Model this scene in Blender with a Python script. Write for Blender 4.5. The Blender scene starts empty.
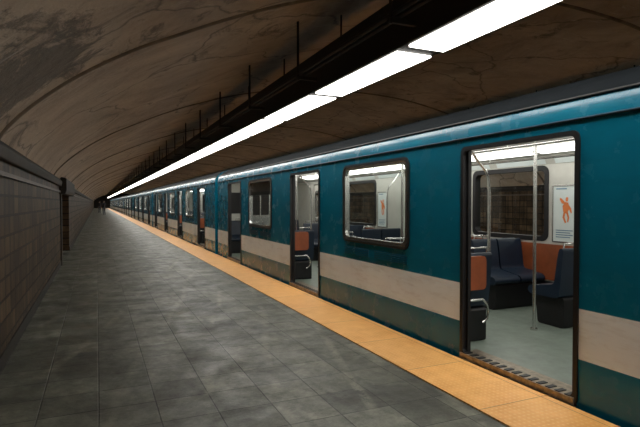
import bpy, math, random
from mathutils import Vector
random.seed(4)
sc = bpy.context.scene
sc.view_settings.view_transform = 'Standard'
sc.view_settings.gamma = 1.12

# ------------------------------------------------------------------ materials
def newmat(name):
    m = bpy.data.materials.new(name); m.use_nodes = True
    nt = m.node_tree
    return m, nt, nt.nodes["Principled BSDF"]
def N(nt, typ, **kw):
    n = nt.nodes.new(typ)
    for k, v in kw.items():
        setattr(n, k, v)
    return n
def ramp(nt, fac, stops):
    r = N(nt, "ShaderNodeValToRGB")
    el = r.color_ramp.elements
    while len(el) < len(stops): el.new(0.5)
    for e, (p, c) in zip(el, stops):
        e.position = p
        e.color = (c, c, c, 1) if not isinstance(c, tuple) else (*c, 1)
    nt.links.new(fac, r.inputs[0]); return r.outputs[0]
def noise(nt, vec, scale, detail=5, rough=.6, dist=0):
    n = N(nt, "ShaderNodeTexNoise"); n.inputs["Scale"].default_value = scale
    n.inputs["Detail"].default_value = detail; n.inputs["Roughness"].default_value = rough
    n.inputs["Distortion"].default_value = dist
    nt.links.new(vec, n.inputs["Vector"]); return n.outputs["Fac"]
def mapping(nt, vec, scale=(1,1,1), rot=(0,0,0), loc=(0,0,0)):
    mp = N(nt, "ShaderNodeMapping"); mp.inputs["Scale"].default_value = scale
    mp.inputs["Rotation"].default_value = rot; mp.inputs["Location"].default_value = loc
    nt.links.new(vec, mp.inputs["Vector"]); return mp.outputs[0]
def mix(nt, fac, a, b, mode='MIX'):
    n = N(nt, "ShaderNodeMix", data_type='RGBA', blend_type=mode)
    for sock, v in ((n.inputs[0], fac), (n.inputs[6], a), (n.inputs[7], b)):
        if isinstance(v, bpy.types.NodeSocket): nt.links.new(v, sock)
        elif isinstance(v, tuple): sock.default_value = (*v, 1)
        else: sock.default_value = v if sock.type=='VALUE' else (v,v,v,1)
    return n.outputs[2]
def math_(nt, op, a, b=None):
    n = N(nt, "ShaderNodeMath", operation=op)
    for sock, v in ((n.inputs[0], a), (n.inputs[1], b)):
        if v is None: continue
        if isinstance(v, bpy.types.NodeSocket): nt.links.new(v, sock)
        else: sock.default_value = v
    return n.outputs[0]
def bump(nt, bs, h, strength=.3, dist=.01):
    b = N(nt, "ShaderNodeBump"); b.inputs["Strength"].default_value = strength
    b.inputs["Distance"].default_value = dist
    nt.links.new(h, b.inputs["Height"]); nt.links.new(b.outputs[0], bs.inputs["Normal"])
def simple(name, col, rough=.5, metal=0., var=.25, scale=6., stretch=(1,1,1), bmp=0., spec=.5):
    m, nt, bs = newmat(name)
    tc = N(nt, "ShaderNodeTexCoord").outputs["Object"]
    f = noise(nt, mapping(nt, tc, stretch), scale)
    dark = tuple(c*(1-var) for c in col); lite = tuple(min(1, c*(1+var*.6)) for c in col)
    c = ramp(nt, f, [(.3, dark), (.7, lite)])
    nt.links.new(c, bs.inputs["Base Color"])
    bs.inputs["Roughness"].default_value = rough; bs.inputs["Metallic"].default_value = metal
    bs.inputs["Specular IOR Level"].default_value = spec
    if bmp: bump(nt, bs, f, bmp)
    return m
def emis(name, col, st):
    m, nt, bs = newmat(name)
    bs.inputs["Base Color"].default_value = (.8,.8,.8,1)
    bs.inputs["Emission Color"].default_value = (*col, 1)
    bs.inputs["Emission Strength"].default_value = st
    return m

def mat_floor():
    m, nt, bs = newmat("slate_tiles")
    tc = N(nt, "ShaderNodeTexCoord").outputs["Object"]
    b = N(nt, "ShaderNodeTexBrick"); b.offset = 0.0
    b.inputs["Scale"].default_value = 1; b.inputs["Brick Width"].default_value = .38
    b.inputs["Row Height"].default_value = .38; b.inputs["Mortar Size"].default_value = .006
    b.inputs["Mortar Smooth"].default_value = .5
    b.inputs["Color1"].default_value = (.066,.068,.052,1); b.inputs["Color2"].default_value = (.150,.152,.118,1)
    b.inputs["Mortar"].default_value = (.030,.030,.024,1)
    nt.links.new(tc, b.inputs["Vector"])
    big = ramp(nt, noise(nt, tc, 1.1, 8, .72, .5), [(.34, .35), (.5, .9), (.66, 1.5)])
    c = mix(nt, 1.0, b.outputs["Color"], big, 'MULTIPLY')
    fine = ramp(nt, noise(nt, tc, 8, 10, .85), [(.32, .35), (.68, 1.6)])
    c = mix(nt, 1.0, c, fine, 'MULTIPLY')
    def arc(sc_, dist, ds, mp, rot, lo, col, c, amt):
        w = N(nt, "ShaderNodeTexWave"); w.inputs["Scale"].default_value = sc_
        w.inputs["Distortion"].default_value = dist; w.inputs["Detail"].default_value = 2
        w.inputs["Detail Scale"].default_value = ds
        nt.links.new(mapping(nt, tc, mp, (0,0,rot)), w.inputs["Vector"])
        s = ramp(nt, w.outputs["Fac"], [(lo, 0.), (1., amt)])
        msk = ramp(nt, noise(nt, tc, .7, 4, .7), [(.44, 0.), (.58, 1.)])
        brk = ramp(nt, noise(nt, tc, 7, 6, .85), [(.40, .0), (.58, 1.)])
        s = mix(nt, 1.0, mix(nt, 1.0, s, msk, 'MULTIPLY'), brk, 'MULTIPLY')
        return mix(nt, s, c, col)
    c = arc(.45, 5, .6, (1.3,.5,1), .6, .94, (.30,.29,.22), c, .6)
    c = arc(.8, 9, .4, (1,.35,1), -.3, .92, (.02,.02,.016), c, .75)
    nt.links.new(c, bs.inputs["Base Color"])
    r = ramp(nt, noise(nt, tc, 3, 6, .7), [(.35, .33), (.65, .65)])
    nt.links.new(r, bs.inputs["Roughness"]); bs.inputs["Specular IOR Level"].default_value = .4
    h = mix(nt, .5, b.outputs["Fac"], noise(nt, tc, 9, 6, .7))
    inv = N(nt, "ShaderNodeInvert"); nt.links.new(h, inv.inputs["Color"])
    bump(nt, bs, inv.outputs[0], .6, .014)
    return m
def mat_wall():
    m, nt, bs = newmat("brown_wall_tiles")
    tc = N(nt, "ShaderNodeTexCoord").outputs["Object"]
    sx = N(nt, "ShaderNodeSeparateXYZ"); nt.links.new(tc, sx.inputs[0])
    cb = N(nt, "ShaderNodeCombineXYZ"); nt.links.new(sx.outputs[1], cb.inputs[0]); nt.links.new(sx.outputs[2], cb.inputs[1])
    b = N(nt, "ShaderNodeTexBrick"); b.offset = 0.0
    b.inputs["Scale"].default_value = 1; b.inputs["Brick Width"].default_value = .3
    b.inputs["Row Height"].default_value = .19; b.inputs["Mortar Size"].default_value = .012
    b.inputs["Color1"].default_value = (.044,.025,.012,1); b.inputs["Color2"].default_value = (.135,.080,.040,1)
    b.inputs["Mortar"].default_value = (.010,.007,.005,1)
    nt.links.new(cb.outputs[0], b.inputs["Vector"])
    g = ramp(nt, noise(nt, tc, 2.2, 6, .65), [(.3, .35), (.7, 1.25)])
    c = mix(nt, 1., b.outputs["Color"], g, 'MULTIPLY')
    drip = ramp(nt, noise(nt, mapping(nt, tc, (1,5,.5)), 1.5, 6, .7), [(.45, 1.), (.65, .3)])
    c = mix(nt, 1., c, drip, 'MULTIPLY')
    nt.links.new(c, bs.inputs["Base Color"]); bs.inputs["Roughness"].default_value = .55
    bs.inputs["Specular IOR Level"].default_value = .15
    inv = N(nt, "ShaderNodeInvert"); nt.links.new(b.outputs["Fac"], inv.inputs["Color"])
    bump(nt, bs, inv.outputs[0], .8, .012)
    return m
def mat_vault():
    m, nt, bs = newmat("stained_vault_concrete")
    tc = N(nt, "ShaderNodeTexCoord").outputs["Object"]
    f = noise(nt, tc, .7, 8, .7, .8)
    c = ramp(nt, f, [(.28, (.22,.155,.115)), (.5, (.44,.335,.25)), (.72, (.62,.50,.39))])
    st = ramp(nt, noise(nt, mapping(nt, tc, (1.3,.8,1)), 1.6, 9, .75, 1.2), [(.54, 0.), (.62, .85)])
    msk = ramp(nt, noise(nt, tc, .35, 2), [(.44, 0.), (.58, 1.)])
    st = mix(nt, 1., st, msk, 'MULTIPLY')
    c = mix(nt, st, c, (.08,.06,.045))
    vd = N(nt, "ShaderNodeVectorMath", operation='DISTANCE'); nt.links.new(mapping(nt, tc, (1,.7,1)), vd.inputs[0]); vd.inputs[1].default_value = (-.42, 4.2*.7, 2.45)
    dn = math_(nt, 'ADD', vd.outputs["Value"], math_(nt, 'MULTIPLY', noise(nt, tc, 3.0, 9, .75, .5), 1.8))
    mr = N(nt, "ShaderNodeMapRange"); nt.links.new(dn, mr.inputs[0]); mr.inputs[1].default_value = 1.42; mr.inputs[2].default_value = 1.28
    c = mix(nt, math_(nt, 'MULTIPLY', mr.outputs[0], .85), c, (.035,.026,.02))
    wh = ramp(nt, noise(nt, mapping(nt, tc, (.5,3,.5)), 2.5, 6, .7, .4), [(.60, 0.), (.70, .5)])
    c = mix(nt, wh, c, (.75,.68,.60))
    v = N(nt, "ShaderNodeTexVoronoi", feature='DISTANCE_TO_EDGE'); v.inputs["Scale"].default_value = .45
    dv = N(nt, "ShaderNodeVectorMath", operation='ADD'); nt.links.new(tc, dv.inputs[0])
    nn = N(nt, "ShaderNodeTexNoise"); nn.inputs["Scale"].default_value = 1.2; nn.inputs["Detail"].default_value = 6; nt.links.new(tc, nn.inputs["Vector"])
    nt.links.new(nn.outputs["Color"], dv.inputs[1]); nt.links.new(dv.outputs[0], v.inputs["Vector"])
    cr = ramp(nt, v.outputs["Distance"], [(0., .8), (.014, 0.)])
    c = mix(nt, cr, c, (.05,.035,.025))
    nt.links.new(c, bs.inputs["Base Color"]); bs.inputs["Roughness"].default_value = .5
    bump(nt, bs, noise(nt, tc, 4, 8, .7), .7, .05)
    return m
def mat_tactile():
    m, nt, bs = newmat("yellow_tactile_strip")
    tc = N(nt, "ShaderNodeTexCoord").outputs["Object"]
    v = N(nt, "ShaderNodeTexVoronoi"); v.inputs["Scale"].default_value = 24
    v.inputs["Randomness"].default_value = 0.
    nt.links.new(tc, v.inputs["Vector"])
    d = ramp(nt, v.outputs["Distance"], [(.22, 1.), (.42, 0.)])
    g = ramp(nt, noise(nt, tc, 5, 6, .7), [(.3, (.80,.33,.06)), (.7, (1.,.50,.14))])
    c = mix(nt, d, g, (1.,.60,.22))  # highlight on each dot, put into the colour as a lighter yellow
    b = N(nt, "ShaderNodeTexBrick"); b.offset = 0
    b.inputs["Scale"].default_value = 1; b.inputs["Brick Width"].default_value = 3; b.inputs["Row Height"].default_value = .9
    b.inputs["Mortar Size"].default_value = .004
    b.inputs["Color1"].default_value = (1,1,1,1); b.inputs["Color2"].default_value = (.93,.93,.93,1); b.inputs["Mortar"].default_value = (.4,.33,.25,1)
    nt.links.new(tc, b.inputs["Vector"])
    c = mix(nt, 1., c, b.outputs["Color"], 'MULTIPLY')
    nt.links.new(c, bs.inputs["Base Color"]); bs.inputs["Roughness"].default_value = .5
    bump(nt, bs, d, .4, .004)
    return m
def mat_paint(name, col, dirt, dirtcol, rough, lo=.45, hi=.72, spec=.5, fade_sheen=None):
    m, nt, bs = newmat(name)
    tc = N(nt, "ShaderNodeTexCoord").outputs["Object"]
    f = noise(nt, tc, 1.3, 4)
    c = ramp(nt, f, [(.3, tuple(x*.88 for x in col)), (.7, tuple(min(1,x*1.08) for x in col))])
    s = ramp(nt, noise(nt, mapping(nt, tc, (1,.6,3.)), 3.5, 8, .75, .3), [(lo, 0.), (hi, dirt)])
    c = mix(nt, s, c, dirtcol)
    if fade_sheen:  # lighter teal patches: paint wear, plus lamp reflections painted into the colour
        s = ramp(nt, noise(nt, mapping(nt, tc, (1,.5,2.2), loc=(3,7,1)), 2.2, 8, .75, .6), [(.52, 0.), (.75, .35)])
        c = mix(nt, s, c, fade_sheen)
    nt.links.new(c, bs.inputs["Base Color"])
    r = ramp(nt, noise(nt, tc, 4, 5), [(.3, rough*.7), (.7, rough*1.5)])
    nt.links.new(r, bs.inputs["Roughness"]); bs.inputs["Specular IOR Level"].default_value = spec
    bump(nt, bs, noise(nt, tc, 1.6, 2), .15, .02)
    return m
def mat_glass(name, tint):
    m = bpy.data.materials.new(name); m.use_nodes = True; nt = m.node_tree; nt.nodes.clear()
    o = N(nt, "ShaderNodeOutputMaterial"); t = N(nt, "ShaderNodeBsdfTransparent"); g = N(nt, "ShaderNodeBsdfGlossy")
    t.inputs[0].default_value = (*tint, 1); g.inputs["Roughness"].default_value = .03
    lw = N(nt, "ShaderNodeLayerWeight"); lw.inputs[0].default_value = .5
    p = math_(nt, 'POWER', lw.outputs["Facing"], 4.0)
    p = math_(nt, 'ADD', math_(nt, 'MULTIPLY', p, .45), .04)
    mx = N(nt, "ShaderNodeMixShader"); nt.links.new(p, mx.inputs[0])
    nt.links.new(t.outputs[0], mx.inputs[1]); nt.links.new(g.outputs[0], mx.inputs[2]); nt.links.new(mx.outputs[0], o.inputs[0])
    return m

M = dict(
 floor=mat_floor(), wall=mat_wall(), vault=mat_vault(), tact=mat_tactile(),
 rib=simple("vault_joint_dark", (.15,.11,.08), .6, var=.6, scale=3, bmp=.3),
 dark=simple("dark_trim", (.026,.022,.018), .6, spec=.25),
 trimm=simple("bronze_trim", (.10,.07,.05), .5, spec=.3),
 black=simple("black_housing", (.010,.009,.008), .6, spec=.3),
 rubber=simple("black_rubber", (.008,.008,.009), .45, spec=.3),
 ballast=simple("trackbed_ballast", (.05,.045,.04), .9, var=.6, scale=18, bmp=.6),
 blue=mat_paint("blue_train_paint", (.001,.125,.215), .35, (.001,.07,.12), .22, spec=.32, fade_sheen=(.01,.18,.27)),
 stripe=mat_paint("white_stripe_paint", (.84,.91,.95), .6, (.38,.36,.33), .4, .50, .76, spec=.25),
 roof=simple("grimy_roof", (.004,.006,.008), .9, spec=.1),
 inner=simple("cream_interior_panel", (.54,.54,.49), .4, var=.1),
 cfloor=simple("grey_green_car_floor", (.17,.21,.175), .4, var=.25, scale=9),
 steel=simple("steel", (.6,.6,.58), .25, 1.0, var=.1),
 sill=simple("worn_steel_sill", (.33,.27,.2), .4, .8, var=.5, scale=20),
 navy=simple("navy_seat", (.006,.014,.028), .4, var=.2, spec=.35),
 orange=simple("orange_panel", (.25,.055,.015), .45, var=.25),
 paper=simple("poster_paper", (.70,.78,.77), .5, var=.04),
 pink=simple("poster_orange_ink", (.85,.22,.05), .5, var=.1),
 ink=simple("poster_blue_ink", (.08,.2,.33), .5, var=.1),
 lamp=emis("fluorescent_diffuser", (1.0,.965,.885), 8.3),
 clamp_=emis("car_lamp", (1.0,.97,.90), 5.6),
 glass=mat_glass("window_glass", (.86,.91,.89)),
 cloth=simple("dark_coat", (.02,.02,.025), .8), jeans=simple("dark_jeans", (.02,.025,.04), .8),
 skin=simple("skin", (.45,.27,.19), .5, var=.05), hair=simple("hair", (.02,.013,.01), .6),
 vent=simple("vent_dark_blue", (.002,.03,.06), .5, spec=.2),
)

# ------------------------------------------------------------------ mesh builder
class MB:
    def __init__(s): s.v=[]; s.f=[]; s.m=[]; s.sm=[]; s.mats=[]
    def mi(s, k):
        if k not in s.mats: s.mats.append(k)
        return s.mats.index(k)
    def face(s, pts, k, smooth=False):
        b=len(s.v); s.v += [tuple(p) for p in pts]; s.f.append(tuple(range(b,b+len(pts)))); s.m.append(s.mi(k)); s.sm.append(smooth)
    def grid(s, rows, k, smooth=True, closed=False):
        b=len(s.v); n=len(rows[0])
        for r in rows: s.v += [tuple(p) for p in r]
        for i in range(len(rows)-1):
            for j in range(n if closed else n-1):
                j2=(j+1)%n
                kk = k(i,j) if callable(k) else k
                s.f.append((b+i*n+j, b+i*n+j2, b+(i+1)*n+j2, b+(i+1)*n+j)); s.m.append(s.mi(kk)); s.sm.append(smooth)
    def box(s, a, b_, k):
        x0,y0,z0=a; x1,y1,z1=b_
        p=[(x0,y0,z0),(x1,y0,z0),(x1,y1,z0),(x0,y1,z0),(x0,y0,z1),(x1,y0,z1),(x1,y1,z1),(x0,y1,z1)]
        b=len(s.v); s.v+=p
        for q in ((0,3,2,1),(4,5,6,7),(0,1,5,4),(1,2,6,5),(2,3,7,6),(3,0,4,7)):
            s.f.append(tuple(b+i for i in q)); s.m.append(s.mi(k)); s.sm.append(False)
    def prism(s, pts, fn, a0, a1, k):
        A=[fn(p[0],p[1],a0) for p in pts]; B=[fn(p[0],p[1],a1) for p in pts]
        s.grid([A,B], k, False, True); s.face(A,k); s.face(B[::-1],k)
    def tube(s, path, r, k, n=8, caps=True):
        P=[Vector(p) for p in path]; rows=[]
        for i,p in enumerate(P):
            t=(P[min(i+1,len(P)-1)]-P[max(i-1,0)]).normalized()
            up=Vector((0,0,1)) if abs(t.z)<.9 else Vector((0,1,0))
            a=t.cross(up).normalized(); b=t.cross(a).normalized()
            rr=r[i] if isinstance(r,(list,tuple)) else r
            rows.append([tuple(p+a*math.cos(2*math.pi*j/n)*rr+b*math.sin(2*math.pi*j/n)*rr) for j in range(n)])
        s.grid(rows,k,True,True)
        if caps: s.face(rows[0],k); s.face(rows[-1][::-1],k)
    def build(s, name, parent=None, link=True):
        me=bpy.data.meshes.new(name); me.from_pydata(s.v,[],s.f)
        for k in s.mats: me.materials.append(M[k])
        me.polygons.foreach_set("material_index", s.m); me.polygons.foreach_set("use_smooth", s.sm); me.update()
        ob=bpy.data.objects.new(name, me); sc.collection.objects.link(ob)
        if parent: ob.parent=parent
        return ob
def fillet(pts, r, n=4):
    out=[]; L=len(pts)
    for i in range(L):
        p=Vector(pts[i]); a=Vector(pts[i-1]); b=Vector(pts[(i+1)%L])
        ra=min(r,(a-p).length*.48); rb=min(r,(b-p).length*.48)
        A=p+(a-p).normalized()*ra; B=p+(b-p).normalized()*rb
        for t in range(n+1):
            u=t/n; q=A*(1-u)**2+p*2*u*(1-u)+B*u*u; out.append((q.x,q.y))
    return out
def rrect(y0,y1,z0,z1,r,n=5):
    out=[]
    for cy,cz,a in ((y1-r,z1-r,0),(y0+r,z1-r,90),(y0+r,z0+r,180),(y1-r,z0+r,270)):
        for t in range(n+1):
            an=math.radians(a+90*t/n); out.append((cy+r*math.cos(an), cz+r*math.sin(an)))
    return out
def ring(mb, x_out, x_in, o, i_, ro, ri, k):
    O=rrect(*o,ro); I=rrect(*i_,ri)
    rows=[[(x_in,y,z) for y,z in O],[(x_out,y,z) for y,z in O],[(x_out,y,z) for y,z in I],[(x_in,y,z) for y,z in I],[(x_in,y,z) for y,z in O]]
    mb.grid(rows,k,False,True)

Y0,Y1=-22.0,152.0
# ------------------------------------------------------------------ platform / floor
XW=-0.78; XE=3.05; XC=5.78   # wall, platform edge, station centre
def mir(x): return 2*XC-x
mb=MB(); mb.box((XW-3,Y0,-1.15),(XE,Y1,0),'floor'); mb.build("floor")
mb=MB(); mb.box((mir(XE),Y0,-1.15),(mir(XW)+.5,Y1,0),'floor'); mb.build("floor_opposite")
mb=MB(); mb.box((XE,Y0+.1,-1.4),(mir(XE),Y1-.1,-1.25),'ballast')
for x in (3.75,4.95,mir(3.75),mir(4.95)): mb.box((x-.08,Y0+.1,-1.25),(x+.08,Y1-.1,-1.08),'sill')
mb.build("trackbed")
mb=MB(); mb.box((2.42,Y0+.1,0),(XE+.01,Y1-.1,.012),'tact'); mb.build("tactile_warning_strip")
mb=MB(); mb.box((mir(XE+.01),Y0+.1,0),(mir(2.42),Y1-.1,.012),'tact'); mb.build("tactile_warning_strip")

# ------------------------------------------------------------------ walls
ZT=1.93
mb=MB(); mb.box((XW-.3,Y0,0),(XW,13.2,ZT),'wall'); mb.box((XW-.3,17.,0),(XW,Y1,ZT),'wall')
mb.box((XW-1.6,13.0,0),(XW-.3,13.2,ZT),'wall'); mb.box((XW-1.6,17.0,0),(XW-.3,17.2,ZT),'wall'); mb.box((XW-1.8,13.0,0),(XW-1.6,17.2,ZT),'dark')
mb.box((XW-1.8,13.0,ZT),(XW-.0,17.2,ZT+.1),'dark')
mb.box((XW-.02,13.0,0),(XW+.03,13.25,ZT-.1),'dark')
mb.prism(fillet([(XW-.05,1.66),(XW+.12,1.66),(XW+.15,1.74),(XW+.15,2.02),(XW-.05,2.06)],.02), lambda p,q,t:(p,t,q), 12.8,17.4,'dark')
mb.build("wall_left")
mb=MB(); mb.box((mir(XW),Y0,0),(mir(XW)+.3,Y1,ZT),'wall'); mb.build("wall_right")
for nm,f in (("trim_left",lambda x:x),("trim_right",mir)):
    mb=MB()
    pf=fillet([(XW-.02,ZT-.10),(XW+.05,ZT-.10),(XW+.07,ZT),(XW+.03,ZT+.06),(XW-.02,ZT+.08)],.015)
    mb.prism([(f(a),b) for a,b in pf], lambda a,b,t:(a,t,b), Y0,Y1,'dark')
    mb.box((min(f(XW),f(XW+.03)),Y0,ZT-.24),(max(f(XW),f(XW+.03)),Y1,ZT-.20),'trimm')
    mb.build(nm)
for nm,f in (("baseboard_left",lambda x:x),("baseboard_right",mir)):
    mb=MB()
    for a,b in ((Y0,13.2),(17.,Y1)):
        mb.box((min(f(XW),f(XW+.015)),a,0),(max(f(XW),f(XW+.015)),b,.12),'dark')
    mb.build(nm)
# ------------------------------------------------------------------ vault
prof=[(-.80,1.93),(-.70,2.1),(-.48,2.33),(-.14,2.6),(.3,2.87),(.73,3.08),(1.3,3.34),(1.98,3.60),(3,3.90),(4.3,4.13),(XC,4.20)]
full=prof+[(mir(x),z) for x,z in prof[-2::-1]]
def dens(P,n=4):
    out=[]
    for i in range(len(P)-1):
        p0=P[max(i-1,0)];p1=P[i];p2=P[i+1];p3=P[min(i+2,len(P)-1)]
        for t in range(n):
            u=t/n
            out.append(tuple(.5*((2*p1[k])+(-p0[k]+p2[k])*u+(2*p0[k]-5*p1[k]+4*p2[k]-p3[k])*u*u+(-p0[k]+3*p1[k]-3*p2[k]+p3[k])*u**3) for k in (0,1)))
    out.append(P[-1]); return out
fd=dens(full)
ys=[Y0+i*(Y1-Y0)/58 for i in range(59)]
mb=MB(); mb.grid([[(x,y,z) for x,z in fd] for y in ys],'vault')
mb.grid([[(x,y,z+.35) for x,z in fd] for y in (Y0,Y1)],'vault')
def off(d):
    out=[]
    for i,(x,z) in enumerate(fd):
        a=Vector(fd[max(i-1,0)]); b=Vector(fd[min(i+1,len(fd)-1)]); t=(b-a).normalized()
        out.append((x+t.y*d, z-t.x*d))
    return out
o2=off(.02)
y=5.0-6*4
while y<Y1-2:
    mb.grid([[(x,y-.035,z) for x,z in fd],[(x,y-.02,z) for x,z in o2],[(x,y+.02,z) for x,z in o2],[(x,y+.035,z) for x,z in fd]],'rib')
    y+=6
mb.build("ceiling")
for nm,y in (("wall_back",Y0),("wall_front",Y1)):
    mb=MB(); pts=[(x,y,z) for x,z in fd]; mb.face([(XW-.05,y,-1.4)]+pts+[(mir(XW)+.05,y,-1.4)],'dark'); mb.build(nm)

# ------------------------------------------------------------------ light fixtures
for f in (lambda x:x, mir):
    mb=MB(); a,b=f(2.57),f(2.99); x0,x1=min(a,b),max(a,b)
    pf=fillet([(x0-.02,2.88),(x1+.02,2.88),(x1+.02,3.10),(x1-.1,3.36),(x0-.02,3.36)],.02)
    mb.prism(pf, lambda p,q,t:(p,t,q), Y0+.1,Y1-1,'black')
    y=3.93-12*2.12
    while y<Y1-4:
        q=fillet([(x0+.02,2.89),(x0+.02,2.862),(x1-.01,2.862),(x1-.01,2.89)],.012)
        mb.prism(q, lambda p,z,t:(p,t,z), y+.10,y+2.12-.10,'lamp'); y+=2.12
    y=5.83-2.15*12
    def vz(x):
        xx=x if x<=XC else mir(x)
        for (p,q) in zip(prof,prof[1:]):
            if p[0]<=xx<=q[0]: return p[1]+(q[1]-p[1])*(xx-p[0])/(q[0]-p[0])
    while y<Y1-2:
        mb.tube([(f(2.3),y,2.98),(f(2.3),y,vz(f(2.3))+.01)],.016,'dark',6)
        mb.tube([(f(2.9),y,3.1),(f(2.9),y,vz(f(2.9))+.01)],.014,'dark',6)
        mb.box((min(f(2.28),f(2.6)),y-.02,2.99),(max(f(2.28),f(2.6)),y+.02,3.03),'dark')
        y+=2.15
    mb.tube([(f(2.32),Y0+.1,3.06),(f(2.32),Y1-1,3.06)],.022,'black',6)
    mb.tube([(f(2.40),Y0+.1,3.06),(f(2.40),Y1-1,3.06)],.022,'black',6)
    mb.build("fluorescent_light_fixture")

# ------------------------------------------------------------------ metro car
L=17.68; W=2.5; FZ=.05; T=.08
doors=[(1.5,2.72),(6.1,7.32),(10.62,11.85),(15.2,16.42)]
wins=[(3.62,5.2),(8.22,9.77),(12.93,14.49)]
bays=[(2.72,6.1),(7.32,10.62),(11.85,15.2)]
mb=MB()
def side(xo,xi,holes,near):
    yb=sorted({0,L}|{h[0] for h in holes}|{h[1] for h in holes})
    zb=sorted({-1.0,.05,.34,.70,2.05}|{h[2] for h in holes}|{h[3] for h in holes})
    for i in range(len(yb)-1):
        for j in range(len(zb)-1):
            y0,y1,z0,z1=yb[i],yb[i+1],zb[j],zb[j+1]; cy=(y0+y1)/2; cz=(z0+z1)/2
            if any(h[0]<cy<h[1] and h[2]<cz<h[3] for h in holes): continue
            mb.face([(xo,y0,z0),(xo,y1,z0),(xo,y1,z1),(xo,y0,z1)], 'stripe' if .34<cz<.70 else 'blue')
            if z0>=.04: mb.face([(xi,y0,z0),(xi,y1,z0),(xi,y1,z1),(xi,y0,z1)],'inner')
    for (y0,y1,z0,z1) in holes:
        kk='rubber' if z0<.1 else 'steel'
        for a,b in (((y0,z0),(y0,z1)),((y1,z0),(y1,z1)),((y0,z1),(y1,z1)),((y0,z0),(y1,z0))):
            mb.face([(xo,*a),(xo,*b),(xi,*b),(xi,*a)],kk)
dz=(FZ,1.95)
nh=[(a,b,*dz) for a,b in doors]+[(a,b,.96,1.93) for a,b in wins]
side(0,T,nh,True)
fw=[(b0+1.2,b0+2.60) for b0,_ in bays]
fh=[(a,b,.97,1.92) for a,b in fw]+[(a+.12,a+.5,.95,1.75) for a,b in doors]+[(b-.5,b-.12,.95,1.75) for a,b in doors]
side(W,W-T,fh,False)
for a,b in doors:
    ring(mb,-.014,.03,(a-.02,b+.02,-.01,1.97),(a+.018,b-.018,FZ+.004,1.935),.06,.045,'rubber')
    mb.box((-.03,a,-.0),(T+.10,b,FZ+.006),'sill')
    for i in range(14):
        yy=a+.06+i*(b-a-.12)/13; mb.box((-.02,yy-.02,FZ+.006),(.06,yy+.02,FZ+.012),'rubber')
    mb.box((-.034,a-.03,-.06),(-.0,b+.03,.01),'steel')
    for yy,s in ((a,1),(b,-1)):
        mb.box((.028,min(yy,yy+s*.045),FZ),(.062,max(yy,yy+s*.045),1.95),'rubber')
    mb.box((W-.004,(a+b)/2-.012,FZ),(W+.006,(a+b)/2+.012,1.95),'rubber')
    ring(mb,W-T-.006,W-T+.01,(a-.02,b+.02,FZ,1.97),(a+.012,b-.012,FZ+.02,1.94),.05,.05,'steel')
    mb.box((W-T-.006,(a+b)/2-.012,FZ),(W-T,(a+b)/2+.012,1.95),'rubber')
for n,(a,b) in enumerate(wins):
    ring(mb,-.014,.02,(a-.03,b+.03,.93,1.96),(a-.0,b+.0,.96,1.93),.10,.09,'rubber')
    ring(mb,-.010,.03,(a-.004,b+.004,.956,1.934),(a+.045,b-.045,1.00,1.89),.09,.075,'steel')
    mb.face([(.02,a,.97),(.02,b,.97),(.02,b,1.92),(.02,a,1.92)],'glass')
    if n==2: mb.box((.03,a,1.62),(.16,b,1.93),'rubber')
    for c,d in ((a+.02,a+.72),(a+.86,b-.02)):
        mb.box((-.006,c,.765),(.0,d,.86),'vent')
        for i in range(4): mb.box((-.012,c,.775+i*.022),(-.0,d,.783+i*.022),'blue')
for (a,b,c,d) in fh:
    ring(mb,W+.012,W-T-.012,(a-.04,b+.04,c-.04,d+.04),(a+.025,b-.025,c+.025,d-.025),.1,.08,'rubber' if b-a>1 else 'steel')
    mb.face([(W-.04,a,c),(W-.04,b,c),(W-.04,b,d),(W-.04,a,d)],'glass')
# roof shell
rp=[(0,2.05),(.012,2.13),(.045,2.2),(.09,2.255),(.17,2.32),(.32,2.40),(.6,2.47),(1.25,2.52)]
rp=rp+[(W-x,z) for x,z in rp[-2::-1]]
nr=len(rp)
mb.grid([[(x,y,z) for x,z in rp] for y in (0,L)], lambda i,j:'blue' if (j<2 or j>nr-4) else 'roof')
mb.tube([(-.008,0,2.045),(-.008,L,2.045)],.010,'vent',6)
mb.tube([(.04,0,2.205),(.04,L,2.205)],.014,'rubber',6)
# interior ceiling + lights
cp=[(T,1.97),(T+.06,2.08),(.36,2.17),(.9,2.19),(1.6,2.19),(W-.36,2.17),(W-T-.06,2.08),(W-T,1.97)]
mb.grid([[(x,y,z) for x,z in cp] for y in (.02,L-.02)],'inner',False)
for s in (0,1):
    g=(lambda x:x) if s==0 else (lambda x:W-x)
    y=.5
    while y<L-1.4:
        a=[(g(.20),y,2.105),(g(.20),y+1.5,2.105),(g(.46),y+1.5,2.155),(g(.46),y,2.155)]
        mb.face(a,'clamp_'); y+=1.62
    for a,b in bays:
        for i in range(3):
            yy=a+.15+i*1.05
            mb.face([(g(T+.008),yy,1.975),(g(T+.008),yy+.9,1.975),(g(T+.055),yy+.9,2.075),(g(T+.055),yy,2.075)],'paper')
    mb.tube([(g(.62),1,2.0),(g(.62),L-1,2.0)],.014,'steel',6)
    i=1
    while i<L: mb.tube([(g(.62),i,2.0),(g(.62),i,2.18)],.01,'steel',6); i+=1.6
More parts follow.
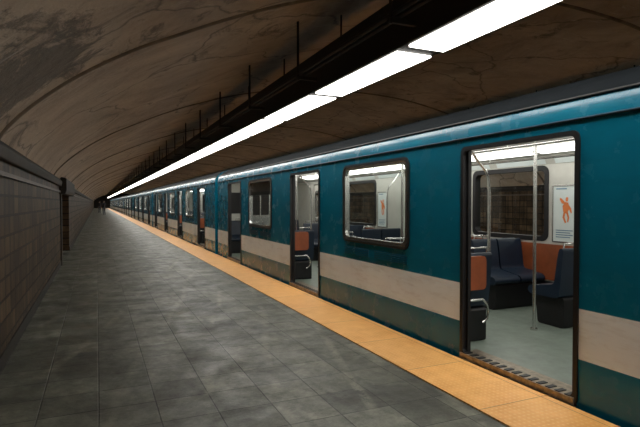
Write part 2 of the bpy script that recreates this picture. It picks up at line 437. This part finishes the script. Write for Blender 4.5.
# floor / underframe / ends
mb.box((.01,.01,-.12),(W-.01,L-.01,FZ),'cfloor')
for a,b in ((2.2,5.0),(12.4,15.2)):
    for yy in (a+.4,b-.4):
        for x in (.63,1.83):
            pts=[(yy+.45*math.cos(t*math.pi/10),-.63+.45*math.sin(t*math.pi/10)) for t in range(20)]
            mb.prism(pts,lambda p,q,t:(t,p,q),x-.1,x+.1,'rubber')
    mb.box((.8,a,-.75),(W-.8,b,-.4),'black')
mb.box((.4,5.6,-.85),(W-.4,11.8,-.2),'black')
endp=[(0,-1.0)]+rp+[(W,-1.0)]
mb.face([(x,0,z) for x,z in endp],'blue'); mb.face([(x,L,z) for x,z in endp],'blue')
for y in (.03,L-.03):
    mb.face([(T,y,FZ)]+[(x,y,z) for x,z in cp]+[(W-T,y,FZ)],'inner')
    yy=y+(.01 if y<1 else -.01); mb.box((.85,min(y,yy),FZ),(1.65,max(y,yy),1.95),'steel')
    yy=y+(.015 if y<1 else -.015); mb.box((1.0,min(y,yy),1.1),(1.5,max(y,yy),1.8),'rubber')
    for xx in (.30,1.78): mb.box((xx,min(y,yy),1.15),(xx+.42,max(y,yy),1.75),'rubber')
for i in range(6):
    y=L+.02+i*.06; mb.box((.15,y,-.4),(W-.15,y+.045,2.2),'rubber')
# seats
SP=fillet([(0,.95),(.055,.95),(.085,.80),(.12,.54),(.46,.49),(.50,.44),(.46,.39),(.06,.39),(.03,.6)],.045,4)
def tseat(x0,x1,y,d,n):
    w=(x1-x0)/n
    for i in range(n):
        a=x0+i*w+.012; b=x0+(i+1)*w-.012
        mb.prism([(y+d*p,q) for p,q in SP], lambda p,q,t:(t,p,q), a,b,'navy')
    mb.prism(fillet([(y+d*.04,FZ),(y+d*.40,FZ),(y+d*.44,.39),(y+d*.04,.39)],.04), lambda p,q,t:(t,p,q), x0+.08,x1-.05,'rubber')
    xa,xb=(x0+.06,x0+.3) if x0>1 else (x1-.3,x1-.06)
    mb.tube([(xa,y+d*.03,.93),(xa,y+d*.03,1.0),(xb,y+d*.03,1.0),(xb,y+d*.03,.93)],.010,'steel',6)
for xx in (T+.01,W-T-.7):
    tseat(xx,xx+.69,.06,1,1); tseat(xx,xx+.69,L-.06,-1,1)
for a,b in bays:
    for s in (0,1):
        n=1 if s==0 else 2
        x0,x1=(T+.01,T+.46) if s==0 else (W-T-.90,W-T-.01)
        tseat(x0,x1,a+.18,1,n); tseat(x0,x1,a+1.68,-1,n); tseat(x0,x1,a+1.72,1,n); tseat(x0,x1,b-.15,-1,n)
        g=(lambda x:x) if s==0 else (lambda x:W-x)
        xa,xb=sorted((g(T+.003),g(T+.02)))
        mb.box((xa,a+.25,.42),(xb,b-.25,.90),'orange')
        mb.box((xa,a+.15,.05),(xb,b-.15,.40),'rubber')
        if s==0:
            pp=fillet([(T,.60),(T+.30,.60),(T+.30,.93),(T,.93)],.05)
            mb.prism(pp,lambda p,q,t:(p,t,q),a+.10,a+.13,'orange')
            mb.prism(pp,lambda p,q,t:(p,t,q),b-.12,b-.09,'orange')
        for yy in (a+.14,b-.12):
            P=[(g(.14),yy,2.10),(g(.19),yy,2.0),(g(.28),yy,1.88),(g(.39),yy,1.78),(g(.43),yy,1.70),(g(.445),yy,1.55),(g(.445),yy,.97)]
            mb.tube(P,.015,'steel',8)
            mb.tube([(g(.1),yy-.03,.50),(g(.34),yy-.03,.50),(g(.40),yy-.03,.45),(g(.42),yy-.03,.38),(g(.40),yy-.03,.31),(g(.34),yy-.03,.27)],.014,'steel',8)
    for yy in (a+.34,(a+b)/2,b-.34):
        mb.tube([(W/2+.03,yy,FZ),(W/2+.03,yy,2.19)],.019,'steel',10)
        mb.tube([(W/2+.03,yy,FZ),(W/2+.03,yy,FZ+.02)],.04,'steel',10)
    xp=W-T-.008; y0=a+.70
    ring(mb,xp-.006,xp+.006,(y0-.015,y0+.395,.93,1.69),(y0+.005,y0+.375,.95,1.67),.02,.012,'steel')
    mb.face([(xp,y0,.94),(xp,y0+.38,.94),(xp,y0+.38,1.68),(xp,y0,1.68)],'paper')
    xq=xp-.003
    def pf(pts,k,sc_=1.): mb.face([(xq,y0+.38-(.5+(u-.5)*sc_)*.38,.94+(.58+(v-.58)*sc_)*.74) for u,v in pts],k)
    S=.72
    pf([(.38,.52),(.55,.47),(.72,.58),(.66,.74),(.48,.76),(.34,.66)],'pink',S)
    pf([(.52,.77),(.64,.77),(.66,.86),(.56,.88),(.5,.83)],'pink',S)
    pf([(.3,.72),(.48,.70),(.46,.76),(.3,.84),(.2,.86),(.18,.82)],'pink',S)
    pf([(.66,.70),(.82,.60),(.86,.50),(.8,.48),(.68,.60)],'pink',S)
    pf([(.40,.52),(.50,.50),(.46,.38),(.56,.26),(.48,.24),(.34,.38)],'pink',S)
    pf([(.54,.50),(.64,.52),(.72,.38),(.66,.26),(.6,.28),(.62,.38)],'pink',S)
    for i in range(4): pf([(.12,.20-i*.04),(.12,.215-i*.04),(.8-.1*(i%2),.215-i*.04),(.8-.1*(i%2),.20-i*.04)],'ink')
    pf([(.12,.93),(.12,.95),(.55,.95),(.55,.93)],'ink')
car=mb.build("metro_car")
XT=3.12; PITCH=18.05; start=-3.6
car.location=(XT,start,0)
for i in [-1]+list(range(1,8)):
    o=bpy.data.objects.new("metro_car",car.data); sc.collection.objects.link(o)
    o.location=(XT,start+i*PITCH,0)

# ------------------------------------------------------------------ distant passenger
def person(loc, rotz, ph):
    root=bpy.data.objects.new("pedestrian",None); sc.collection.objects.link(root)
    def skinned(name,vs,es,rs,mat,rootv=0,sub=2):
        me=bpy.data.meshes.new(name); me.from_pydata(vs,es,[]); ob=bpy.data.objects.new(name,me); sc.collection.objects.link(ob)
        ob.modifiers.new("skin",'SKIN')
        for i,r in enumerate(rs): me.skin_vertices[0].data[i].radius=(r,r*.85)
        me.skin_vertices[0].data[rootv].use_root=True
        s=ob.modifiers.new("sub",'SUBSURF'); s.levels=sub; s.render_levels=sub
        me.materials.append(M[mat]); ob.parent=root
        return ob
    s=ph
    V=[(0,0,.96),(0,0,1.12),(0,.01,1.30),(0,0,1.43),(0,0,1.50),
       (.17,0,1.41),(.23,.02*s,1.13),(.24,.10*s,.88),(-.17,0,1.41),(-.23,-.02*s,1.13),(-.24,.02,.88)]
    E=[(0,1),(1,2),(2,3),(3,4),(3,5),(5,6),(6,7),(3,8),(8,9),(9,10)]
    skinned("coat",V,E,[.16,.145,.17,.11,.06,.07,.052,.04,.07,.052,.04],'cloth')
    V=[(0,0,.95),(.10,0,.88),(.11,.06*s,.50),(.11,-.06*s,.09),(.11,.08-.06*s,.05),(-.10,0,.88),(-.11,-.08*s,.50),(-.11,-.16*s,.10),(-.11,-.06-.10*s,.05)]
    E=[(0,1),(1,2),(2,3),(3,4),(0,5),(5,6),(6,7),(7,8)]
    skinned("trousers",V,E,[.13,.10,.07,.05,.045,.10,.07,.05,.045],'jeans')
    h=MB()
    rows=[]
    for i in range(9):
        t=math.pi*i/8; r=math.sin(t)
        rows.append([(.075*r*math.cos(a)*(1-.12*(i>5)), .095*r*math.sin(a), 1.62+.115*math.cos(t)) for a in [2*math.pi*j/14 for j in range(14)]])
    h.grid(rows,'skin',True,True)
    h.tube([(0,0,1.46),(0,.005,1.56)],.05,'skin',10)
    h.tube([(0,-.092,1.625),(0,-.115,1.60),(0,-.095,1.592)],[.008,.014,.008],'skin',6)
    for x in (-.03,.03): h.tube([(x,-.086,1.632),(x,-.092,1.632)],.010,'hair',8)
    h.box((-.022,-.092,1.565),(.022,-.086,1.572),'orange')
    for x in (-.075,.075): h.tube([(x,0,1.60),(x*1.1,.01,1.64)],[.012,.018],'skin',6)
    rows=[]
    for i in range(5):
        t=math.pi*.55*i/4; r=math.sin(t)
        rows.append([(.085*r*math.cos(a), .012+.104*r*math.sin(a), 1.632+.122*math.cos(t)) for a in [2*math.pi*j/14 for j in range(14)]])
    h.grid(rows,'hair',True,True)
    for sx,base in ((1,Vector((.24,.10*s,.87))),(-1,Vector((-.24,.02,.87)))):
        h.tube([base+Vector((0,0,.03)),base+Vector((0,0,-.03)),base+Vector((0,-.005,-.09))],[.024,.034,.030],'skin',8)
        for i,l in enumerate((.065,.075,.070,.055)):
            b=base+Vector((0,-.03+.02*i,-.085)); h.tube([b,b+Vector((-sx*.006,0,-l*.55)),b+Vector((-sx*.022,0,-l))],[.010,.009,.007],'skin',6)
        b=base+Vector((0,-.03,-.03)); h.tube([b,b+Vector((-sx*.008,-.025,-.03)),b+Vector((-sx*.012,-.032,-.06))],[.012,.011,.008],'skin',6)
    h.build("head_and_hands",root)
    root.location=loc; root.rotation_euler=(0,0,rotz)
person((.75,64,0),.3,1)
person((.35,78,0),2.8,-1)

# ------------------------------------------------------------------ world + camera
w=bpy.data.worlds.new("World"); sc.world=w; w.use_nodes=True
w.node_tree.nodes["Background"].inputs[0].default_value=(.03,.025,.02,1)
w.node_tree.nodes["Background"].inputs[1].default_value=.3
cam=bpy.data.cameras.new("Camera"); co=bpy.data.objects.new("Camera",cam); sc.collection.objects.link(co)
cam.lens=500/640*36; cam.sensor_width=36; cam.clip_end=500
co.location=(0,0,1.45); co.rotation_euler=(math.radians(90-1.2),0,math.radians(-24.04))
sc.camera=co
